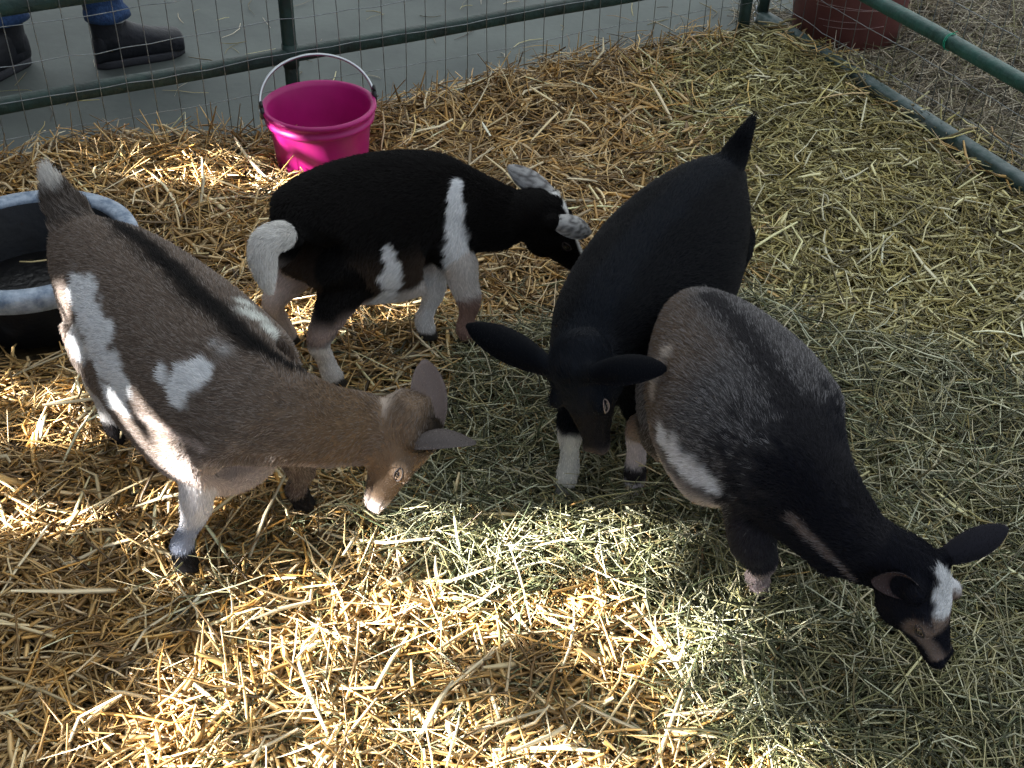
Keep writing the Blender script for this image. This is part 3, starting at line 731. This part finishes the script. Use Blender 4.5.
    # coat: individual hairs, combed along the body
    ar = np.linalg.norm(fn, axis=1); cen = V[tris].mean(1)
    wgt = ar * np.where(cen[:, 2] < .03, .2, 1); tk = part[tris[:, 0]]; kd = kind[tris[:, 0]]
    wgt *= np.where((kd == 6) & (tk < 10), 2.5, 1)
    N = int(nfur * dens); ti = rng.choice(len(tris), N, p=wgt / wgt.sum()); b = rng.random((N, 2)); fl_ = b.sum(1) > 1; b[fl_] = 1 - b[fl_]
    bw = np.column_stack([1 - b.sum(1), b]); vi = tris[ti]
    root_p = np.einsum('nk,nkc->nc', bw, V[vi]); nn = unit_rows(np.einsum('nk,nkc->nc', bw, n[vi])); cd_ = np.einsum('nk,nkc->nc', bw, fdir[vi]); cl = np.einsum('nk,nkc->nc', bw, c[vi])
    kd = kind[vi[:, 0]]; pt = part[vi[:, 0]]; pr = par[vi[:, 0]]
    cd_ = cd_ - V3(0, 0, .35) * (kd == 0)[:, None]
    cd_ = cd_ + rng.normal(0, .16, (N, 3)) + .35 * np.stack([noise(root_p + o_, 22) for o_ in (0, 5, 11)], 1)
    cd_ -= nn * np.sum(cd_ * nn, 1)[:, None]; cd_ = unit_rows(cd_)
    hx = np.einsum('nk,nk->n', bw, loc[:, 0][vi]); hlen = .0060 + .0060 * (1 - smooth(-.01, .06, hx))
    Ln = np.select([pt >= 10, kd == 1, (kd >= 2) & (kd <= 5), kd == 6], [.0045, hlen, .0075 + .004 * (pr < .4), getattr(g, 'taillen', .030)], furlen) * rng.uniform(.65, 1.25, N)
    lift = np.select([pt >= 10, kd == 1, (kd >= 2) & (kd <= 5), kd == 6], [.25, .25, .28, .35], .42) * rng.uniform(.6, 1.5, N)
    ex = getattr(g, 'extra_len', None)
    if ex is not None: Ln *= np.einsum('nk,nk->n', bw, ex[vi])
    K = 4; pos_ = np.zeros((N, K, 3)); p = root_p - nn * .0008
    for k in range(K):
        pos_[:, k] = p; t = k / (K - 1); dv = unit_rows(nn * (lift * (1 - .55 * t))[:, None] + cd_ * (.55 + .45 * t) - V3(0, 0, .06) * t); p = p + dv * (Ln / (K - 1))[:, None]
    tip_light = getattr(g, 'grizzle', (0, 0, (0, 0, 0)))
    cl = cl * (1 + rng.normal(0, .16, (N, 1))).clip(.4, 1.7)
    if tip_light[0] > 0:
        lum = cl.mean(1); msk = (rng.random(N) < tip_light[0]) & (lum < .35) & (lum > .045); cl[msk] = cl[msk] * (1 - tip_light[1]) + np.array(tip_light[2]) * tip_light[1]
    if tip_light[0] > 0:
        msk = (rng.random(N) < .22) & (cl.mean(1) < .35); cl[msk] *= .6
    hc_ = bpy.data.hair_curves.new('coat'); hc_.add_curves([K] * N); hc_.materials.append(M['fur'])
    hc_.position_data.foreach_set('vector', pos_.astype(np.float32).ravel())
    ra = hc_.attributes.get('radius') or hc_.attributes.new('radius', 'FLOAT', 'POINT')
    rad_ = (np.array([.00042, .00040, .00030, .00008])[None] * np.select([pt >= 10, kd == 1], [.6, .7], 1.0)[:, None]).astype(np.float32); ra.data.foreach_set('value', rad_.ravel())
    ca_ = hc_.attributes.new('Col', 'FLOAT_COLOR', 'CURVE'); cc_ = np.ones((N, 4), np.float32); cc_[:, :3] = np.clip(cl, .001, .95); ca_.data.foreach_set('color', cc_.ravel())
    link('coat', hc_, root)
    return root
def unit_rows(a): return a / (np.linalg.norm(a, axis=-1, keepdims=True) + 1e-9)
WHITE = (.82, .84, .86)
def headpaint(g, c, nosecol, nl=.155):
    c = mixc(c, nosecol, (g.kind == 1) * smooth(nl, nl + .02, g.h[:, 0]))
    for s in (-1, 1):
        c = mixc(c, (.01, .008, .008), 1 - smooth(.004, .0065, np.linalg.norm(g.h - V3(.168, s * .012, -.008), axis=1)))
    return mixc(c, (.02, .012, .012), ((np.abs(g.h[:, 2] + .024) < .0022) & (g.h[:, 0] > .12) & (g.h[:, 0] < .2) & (np.abs(g.h[:, 1]) < .035)) * .8)

# -- brown goat with black spine stripe and white patches
def paint_brown(g):
    V = g.V; n = len(V); c = np.tile(np.array([.175, .135, .108]), (n, 1))
    neck = smooth(.62, .85, g.sp); c = mixc(c, (.225, .150, .090), neck)
    c = mixc(c, (.42, .40, .34), (g.kind == 0) * smooth(.1, .9, g.lat_n) * smooth(.4, -.5, g.hgt) * .8 * smooth(.72, .58, g.sp))
    c = g.stripe(c, [(84, 212, .020), (104, 216, .028), (142, 242, .032), (181, 278, .034), (218, 311, .034), (250, 340, .028), (285, 364, .018), (320, 378, .016), (369, 395, .016), (398, 403, .020), (418, 410, .022), (432, 424, .018)], (.010, .009, .009), .8, .35, 60)
    c = mixc(c, (.56, .48, .44), smooth(-.45, -.85, g.hgt) * (g.kind == 0) * (1 - neck * .5))
    c = mixc(c, (.215, .15, .10), g.hm)
    c = mixc(c, (.035, .028, .022), (g.kind == 1) * smooth(.0, .03, g.h[:, 2]) * (1 - smooth(.02, .05, g.h[:, 0])))
    c = mixc(c, (.50, .42, .35), (g.kind == 1) * smooth(-.035, -.055, g.h[:, 2]))
    c = headpaint(g, c, (.66, .58, .52), .135)
    c = g.stripe(c, [(118, 408, .010), (150, 420, .011), (180, 436, .011), (205, 450, .010)], (.46, .38, .34), .7)
    c = g.patch(c, [(96, 320, .036), (108, 334, .028), (80, 345, .035), (76, 285, .03), (80, 300, .036), (92, 325, .045), (100, 350, .05), (112, 370, .05), (120, 388, .045), (88, 290, .035), (85, 315, .042), (95, 340, .045), (105, 365, .045), (118, 385, .038), (78, 285, .025), (110, 395, .03)], WHITE, .25)
    c = g.patch(c, [(185, 380, .036), (178, 396, .026), (202, 372, .026), (163, 374, .018)], WHITE, .35)
    c = g.patch(c, [(225, 350, .018), (215, 344, .012)], (.42, .41, .40), .8)
    c = g.patch(c, [(255, 317, .030), (268, 330, .022), (246, 305, .02)], (.66, .68, .64), .5)
    for k in (2, 3, 4, 5):                               # legs: RF, LF, RR, LR
        L = g.kind == k
        z = V[:, 2] + .01 * noise(V, 40)
        if k == 2: c = mixc(c, (.72, .70, .70), L * (z < .185)); c = mixc(c, (.35, .38, .46), L * smooth(.12, .085, z))
        if k == 3: c = mixc(c, (.15, .115, .095), L * (z < .2))
        if k in (4, 5): c = mixc(c, (.62, .60, .58), L * smooth(.21, .18, z))
        c = mixc(c, (.02, .018, .018), L * smooth(.055, .045, z))
    t = g.kind == 6; c = mixc(c, (.10, .08, .065), t * 1.0); c = mixc(c, (.70, .68, .64), t * smooth(.50, .62, g.par + .08 * noise(V, 60)))
    e = g.part >= 10; c = mixc(c, (.115, .10, .095), e * 1.0); c = mixc(c, (.30, .24, .22), e * g.inner * .8)
    g.grizzle = (.35, .55, (.36, .32, .29)); g.lidmat = M['lid_dark']; return c
M['lid_dark'] = mat('eyelid_dark', (.03, .022, .02), .5)
M['lid_pale'] = mat('eyelid_pale', (.25, .19, .16), .5)
build_goat('brown goat with black back stripe and white flank patches, feeding at the left',
    [(66, 214, .44, .050, .14), (84, 221, .468, .090, .25), (116, 235, .485, .118, .33), (166, 272, .482, .138, .390), (212, 311, .478, .136, .385), (254, 345, .470, .106, .31), (298, 372, .420, .072, .21), (336, 391, .368, .056, .15), (370, 400, .335, .052, .135), (398, 410, .312, .050, .125)],
    (417, 424, .285), (381, 514, .11), (.85, -.15, .25),
    [((424, 360, .36), (.25, -.75, .5)), ((476, 443, .27), (-.1, -.35, -.95))],
    [('F', 27, -1, at(184, 568, 0), at(200, 455, .215)), ('F', 27, 1, at(300, 506, 0), at(290, 440, .22)), ('R', 8, -1, at(118, 440, 0), 0), ('R', 8, 1, V3(-.78, 2.19, 0), 0)],
    [(82, 240, .40, .040), (72, 220, .440, .036), (62, 204, .47, .027), (54, 188, .505, .016), (47, 172, .535, .005)], paint_brown, 130000, earw=.032, furlen=.011, hs=1.10, hwid=1.12)

# -- black and white goat at the back
def paint_pied(g):
    V = g.V; n = len(V); c = np.tile(np.array([.0055, .0048, .0048]), (n, 1)); z = V[:, 2] + .012 * noise(V, 35)
    c = mixc(c, (.055, .038, .027), (g.kind == 0) * smooth(.0, -.55, g.hgt) * (g.sp < .6))
    c = mixc(c, (.70, .66, .63), (g.kind == 0) * smooth(-.72, -.86, g.hgt + .1 * noise(V, 30)) * (g.sp < .75))
    c = g.patch(c, [(388, 248, .010), (391, 256, .016), (394, 265, .020), (394, 274, .022), (392, 284, .024), (390, 294, .026), (386, 300, .028), (384, 278, .014)], WHITE, .2, .25)
    c = g.patch(c, [(458, 184, .014), (457, 192, .018), (456, 200, .021), (456, 208, .023), (456, 216, .024), (456, 224, .025), (457, 232, .027), (458, 240, .029), (459, 248, .032), (460, 257, .034), (461, 266, .034), (462, 275, .032)], WHITE, .18, .18)
    for k in (2, 3, 4, 5):
        L = g.kind == k
        if k == 2: c = mixc(c, (.70, .66, .63), L * (z < .30)); c = mixc(c, (.30, .19, .155), L * smooth(.15, .12, z))
        if k == 3: c = mixc(c, (.78, .77, .76), L * (z < .3) )
        if k == 4: c = mixc(c, (.72, .69, .66), L * smooth(.145, .125, z)); c = mixc(c, (.50, .38, .33), L * smooth(.19, .16, z) * smooth(.13, .15, z) * .6)
        if k == 5: c = mixc(c, (.70, .60, .55), L * smooth(.26, .22, z))
        c = mixc(c, (.05, .045, .04), L * smooth(.03, .02, z))
    t = g.kind == 6; c = mixc(c, (.78, .77, .74), t * 1.0)
    c = g.patch(c, [(288, 285, .03), (284, 310, .03), (280, 295, .03)], (.66, .56, .52), .4)
    h = g.kind == 1; c = mixc(c, (.82, .82, .80), h * (np.abs(g.h[:, 1]) < .024 + .004 * noise(V, 60)) * (g.h[:, 2] > -.01) * (g.h[:, 0] > .012) * smooth(.0, .006, g.h[:, 1] + .014))
    c = g.stripe(c, [(553, 195, .011), (560, 197, .013), (568, 201, .013), (576, 206, .012)], (.82, .82, .80), .3)
    c = headpaint(g, c, (.75, .72, .70), .140)
    e = g.part >= 10; c = mixc(c, (.16, .155, .155), e * 1.0); c = mixc(c, (.5, .44, .42), e * g.inner); w = smooth(.3, -.1, noise(V, 200)); c = mixc(c, (.5, .5, .49), e * w * (1 - g.inner))
    g.taillen = .016 ; g.lidmat = M['lid_dark']; return c
build_goat('black goat with white shoulder band, white flank flash and white tail, by the pink bucket',
    [(276, 226, .375, .050, .15), (286, 204, .412, .088, .235), (308, 184, .432, .112, .285), (352, 166, .438, .132, .32), (402, 158, .442, .132, .32), (444, 160, .440, .100, .285), (478, 174, .405, .066, .215), (506, 188, .370, .055, .16), (530, 197, .345, .050, .13)],
    (541, 210, .325), (590, 268, .165), (.6, -.10, .8),
    [((508, 166, .39), (.5, .7, -.5)), ((591, 233, .275), (.2, .75, -.65))],
    [('F', 30, -1, at(468, 346, 0), at(458, 262, .215)), ('F', 30, 1, at(425, 338, 0), at(432, 250, .215)), ('R', 8, -1, at(334, 388, 0), 0), ('R', 8, 1, at(288, 345, 0), 0)],
    [(296, 232, .36, .026), (280, 236, .378, .025), (267, 242, .375, .027), (263, 258, .345, .026), (266, 278, .31, .016), (270, 290, .29, .007)], paint_pied, 90000, earw=.025, furlen=.012, hs=1.12, hwid=1.15)

# -- all black goat
def paint_black(g):
    V = g.V; n = len(V); c = np.tile(np.array([.0026, .0034, .0056]), (n, 1)); c = mixc(c, (.012, .0145, .020), g.hm)
    z = V[:, 2] + .01 * noise(V, 35)
    c = mixc(c, (.006, .009, .015), (g.kind == 0) * (1 - smooth(.02, .05, np.abs(g.lat + .01 * noise(V, 20)))) * (g.hgt > 0) * .8)
    c = mixc(c, (.62, .60, .54), (g.kind == 2) * smooth(.13, .11, z)); c = mixc(c, (.20, .20, .18), (g.kind == 2) * smooth(.03, .02, z))
    c = mixc(c, (.015, .014, .015), (g.kind == 1) * smooth(.07, .10, g.h[:, 0])); g.iris = (.45, .40, .32)
    c = headpaint(g, c, (.095, .078, .075), .148)
    c = mixc(c, (.045, .036, .034), (g.part >= 10) * g.inner)
    g.extra_len = 1 + 1.6 * (np.exp(-(((g.h[:, 0] - .03) / .03) ** 2 + (g.h[:, 1] / .028) ** 2)) * (g.h[:, 2] > 0) * (g.kind == 1)) + .3 * (g.kind == 0) * (np.abs(g.lat) < .03)
    g.taillen = .015; g.lidmat = M['lid_pale']; return c
build_goat('all black goat with ears out sideways and head lowered between the others',
    [(734, 160, .360, .045, .13), (720, 158, .400, .088, .24), (700, 172, .422, .126, .30), (669, 205, .430, .146, .33), (630, 252, .426, .128, .315), (604, 292, .420, .098, .27), (591, 318, .407, .074, .20), (583, 336, .398, .060, .155), (577, 350, .391, .054, .13)],
    (577, 360, .383), (595, 463, .198), (-.62, -.45, .62),
    [((667, 369, .425), (.0, .35, -.9)), ((467, 325, .365), (.0, .6, -.75))],
    [('F', 27, -1, at(566, 492, 0), 0), ('F', 27, 1, V3(.27, 1.955, 0), 0), ('R', 8, -1, V3(.35, 2.47, 0), 0), ('R', 8, 1, V3(.43, 2.37, 0), 0)],
    [(722, 178, .36, .034), (733, 158, .39, .028), (742, 140, .425, .018), (748, 128, .445, .012), (754, 116, .465, .004)], paint_black, 110000, earw=.031, furlen=.010, hs=1.08, hwid=1.22)

# -- grizzled goat with white forehead
def paint_grizzled(g):
    V = g.V; n = len(V); c = np.tile(np.array([.098, .094, .096]), (n, 1)); z = V[:, 2] + .01 * noise(V, 35)
    c = mixc(c, (.17, .125, .092), (g.kind == 0) * smooth(.1, -.8, g.lat_n) * (1 - smooth(.3, .5, g.sp)))
    c = mixc(c, (.009, .0095, .015), np.maximum(smooth(.46, .74, g.sp + .05 * noise(V, 12) + .09 * noise(V, 150) + .025 * noise(V, 60)) * (g.kind == 0), (g.kind == 1)))
    c = mixc(c, (.026, .025, .029), (g.kind == 0) * (1 - smooth(.006, .05, np.abs(g.lat) + .014 * noise(V, 140))) * .9 * (g.hgt > 0) * (g.sp > .12))
    c = mixc(c, (.50, .45, .42), (g.kind == 0) * smooth(-.40, -.75, g.hgt) * (g.sp < .62))
    c = g.patch(c, [(668, 352, .018), (660, 372, .022), (655, 392, .022)], (.52, .46, .40), .6)
    c = g.patch(c, [(664, 436, .026), (676, 452, .028), (688, 466, .028), (700, 476, .026), (714, 486, .022)], (.72, .74, .78), .5)
    c = g.patch(c, [(944, 576, .018), (952, 588, .026), (956, 596, .017)], (.80, .81, .82), .2)
    c = g.stripe(c, [(795, 521, .013), (810, 536, .011), (830, 554, .008), (850, 573, .006), (864, 587, .006)], (.22, .17, .15), .9)
    for k in (2, 3, 4, 5):
        L = g.kind == k
        if k == 2: c = mixc(c, (.03, .03, .04), L * 1.0); c = mixc(c, (.33, .26, .25), L * smooth(.17, .09, z) * (g.par > .4))
        if k in (4, 5):
            c = mixc(c, (.06, .05, .045), L * (z < .26) * (g.par > .15)); c = mixc(c, (.34, .25, .20), L * smooth(.21, .18, z)); c = mixc(c, (.66, .58, .56), L * smooth(.12, .11, z)); c = mixc(c, (.03, .025, .025), L * smooth(.075, .065, z)); c = mixc(c, (.66, .60, .60), L * smooth(.04, .035, z))
        if k != 4: c = mixc(c, (.03, .028, .03), L * smooth(.03, .02, z))
    t = g.kind == 6; c = mixc(c, (.03, .028, .028), t * 1.0)
    h = g.kind == 1
    c = mixc(c, (.24, .175, .14), h * (1 - smooth(.016, .030, np.hypot(g.h[:, 0] - .076, (g.h[:, 2] - .006)))) * (g.h[:, 1] < 0))
    c = mixc(c, (.24, .175, .14), h * (1 - smooth(.016, .030, np.hypot(g.h[:, 0] - .076, (g.h[:, 2] - .006)))) * (g.h[:, 1] > 0))
    c = mixc(c, (.22, .165, .14), h * (1 - smooth(.004, .012, np.abs(g.h[:, 2] - (-.004)))) * (g.h[:, 0] > .085) * (g.h[:, 0] < .15))
    c = mixc(c, (.80, .81, .82), h * (1 - smooth(.75, 1.1, np.hypot((g.h[:, 0] - .042) / .040, g.h[:, 1] / .032) + .25 * noise(V, 60))) * (g.h[:, 2] > .01))
    c = headpaint(g, c, (.10, .08, .075), .160)
    e = g.part >= 10; c = mixc(c, (.017, .017, .023), e * 1.0); c = mixc(c, (.10, .065, .06), e * g.inner * .6)
    g.extra_len = 1 + 1.2 * np.exp(-(((g.h[:, 0] - .045) / .03) ** 2 + (g.h[:, 1] / .025) ** 2)) * (g.h[:, 2] > 0) * (g.kind == 1)
    g.grizzle = (.36, .55, (.33, .32, .325)); g.lidmat = M['lid_dark']; return c
build_goat('grizzled grey brown goat with black neck and white forehead, head down in the hay',
    [(694, 290, .405, .055, .16), (702, 290, .442, .090, .23), (718, 302, .468, .122, .285), (750, 336, .480, .144, .305), (787, 385, .470, .140, .300), (816, 428, .442, .108, .270), (842, 470, .400, .074, .205), (868, 510, .350, .057, .155), (892, 542, .308, .050, .128)],
    (915, 569, .275), (951, 667, .115), (.32, -.30, .85),
    [((1008, 528, .30), (-.2, .6, -.75)), ((872, 580, .29), (.5, -.7, -.1))],
    [('F', 27, -1, at(757, 594, 0), at(752, 535, .20)), ('F', 27, 1, V3(.58, 1.64, 0), 0), ('R', 8, -1, at(634, 492, 0), 0), ('R', 8, 1, V3(.44, 1.99, 0), 0)],
    [(712, 312, .40, .030), (706, 310, .375, .024), (704, 316, .34, .016), (706, 326, .30, .006)], paint_grizzled, 130000, earw=.024, furlen=.012, hs=1.06, hwid=1.30)
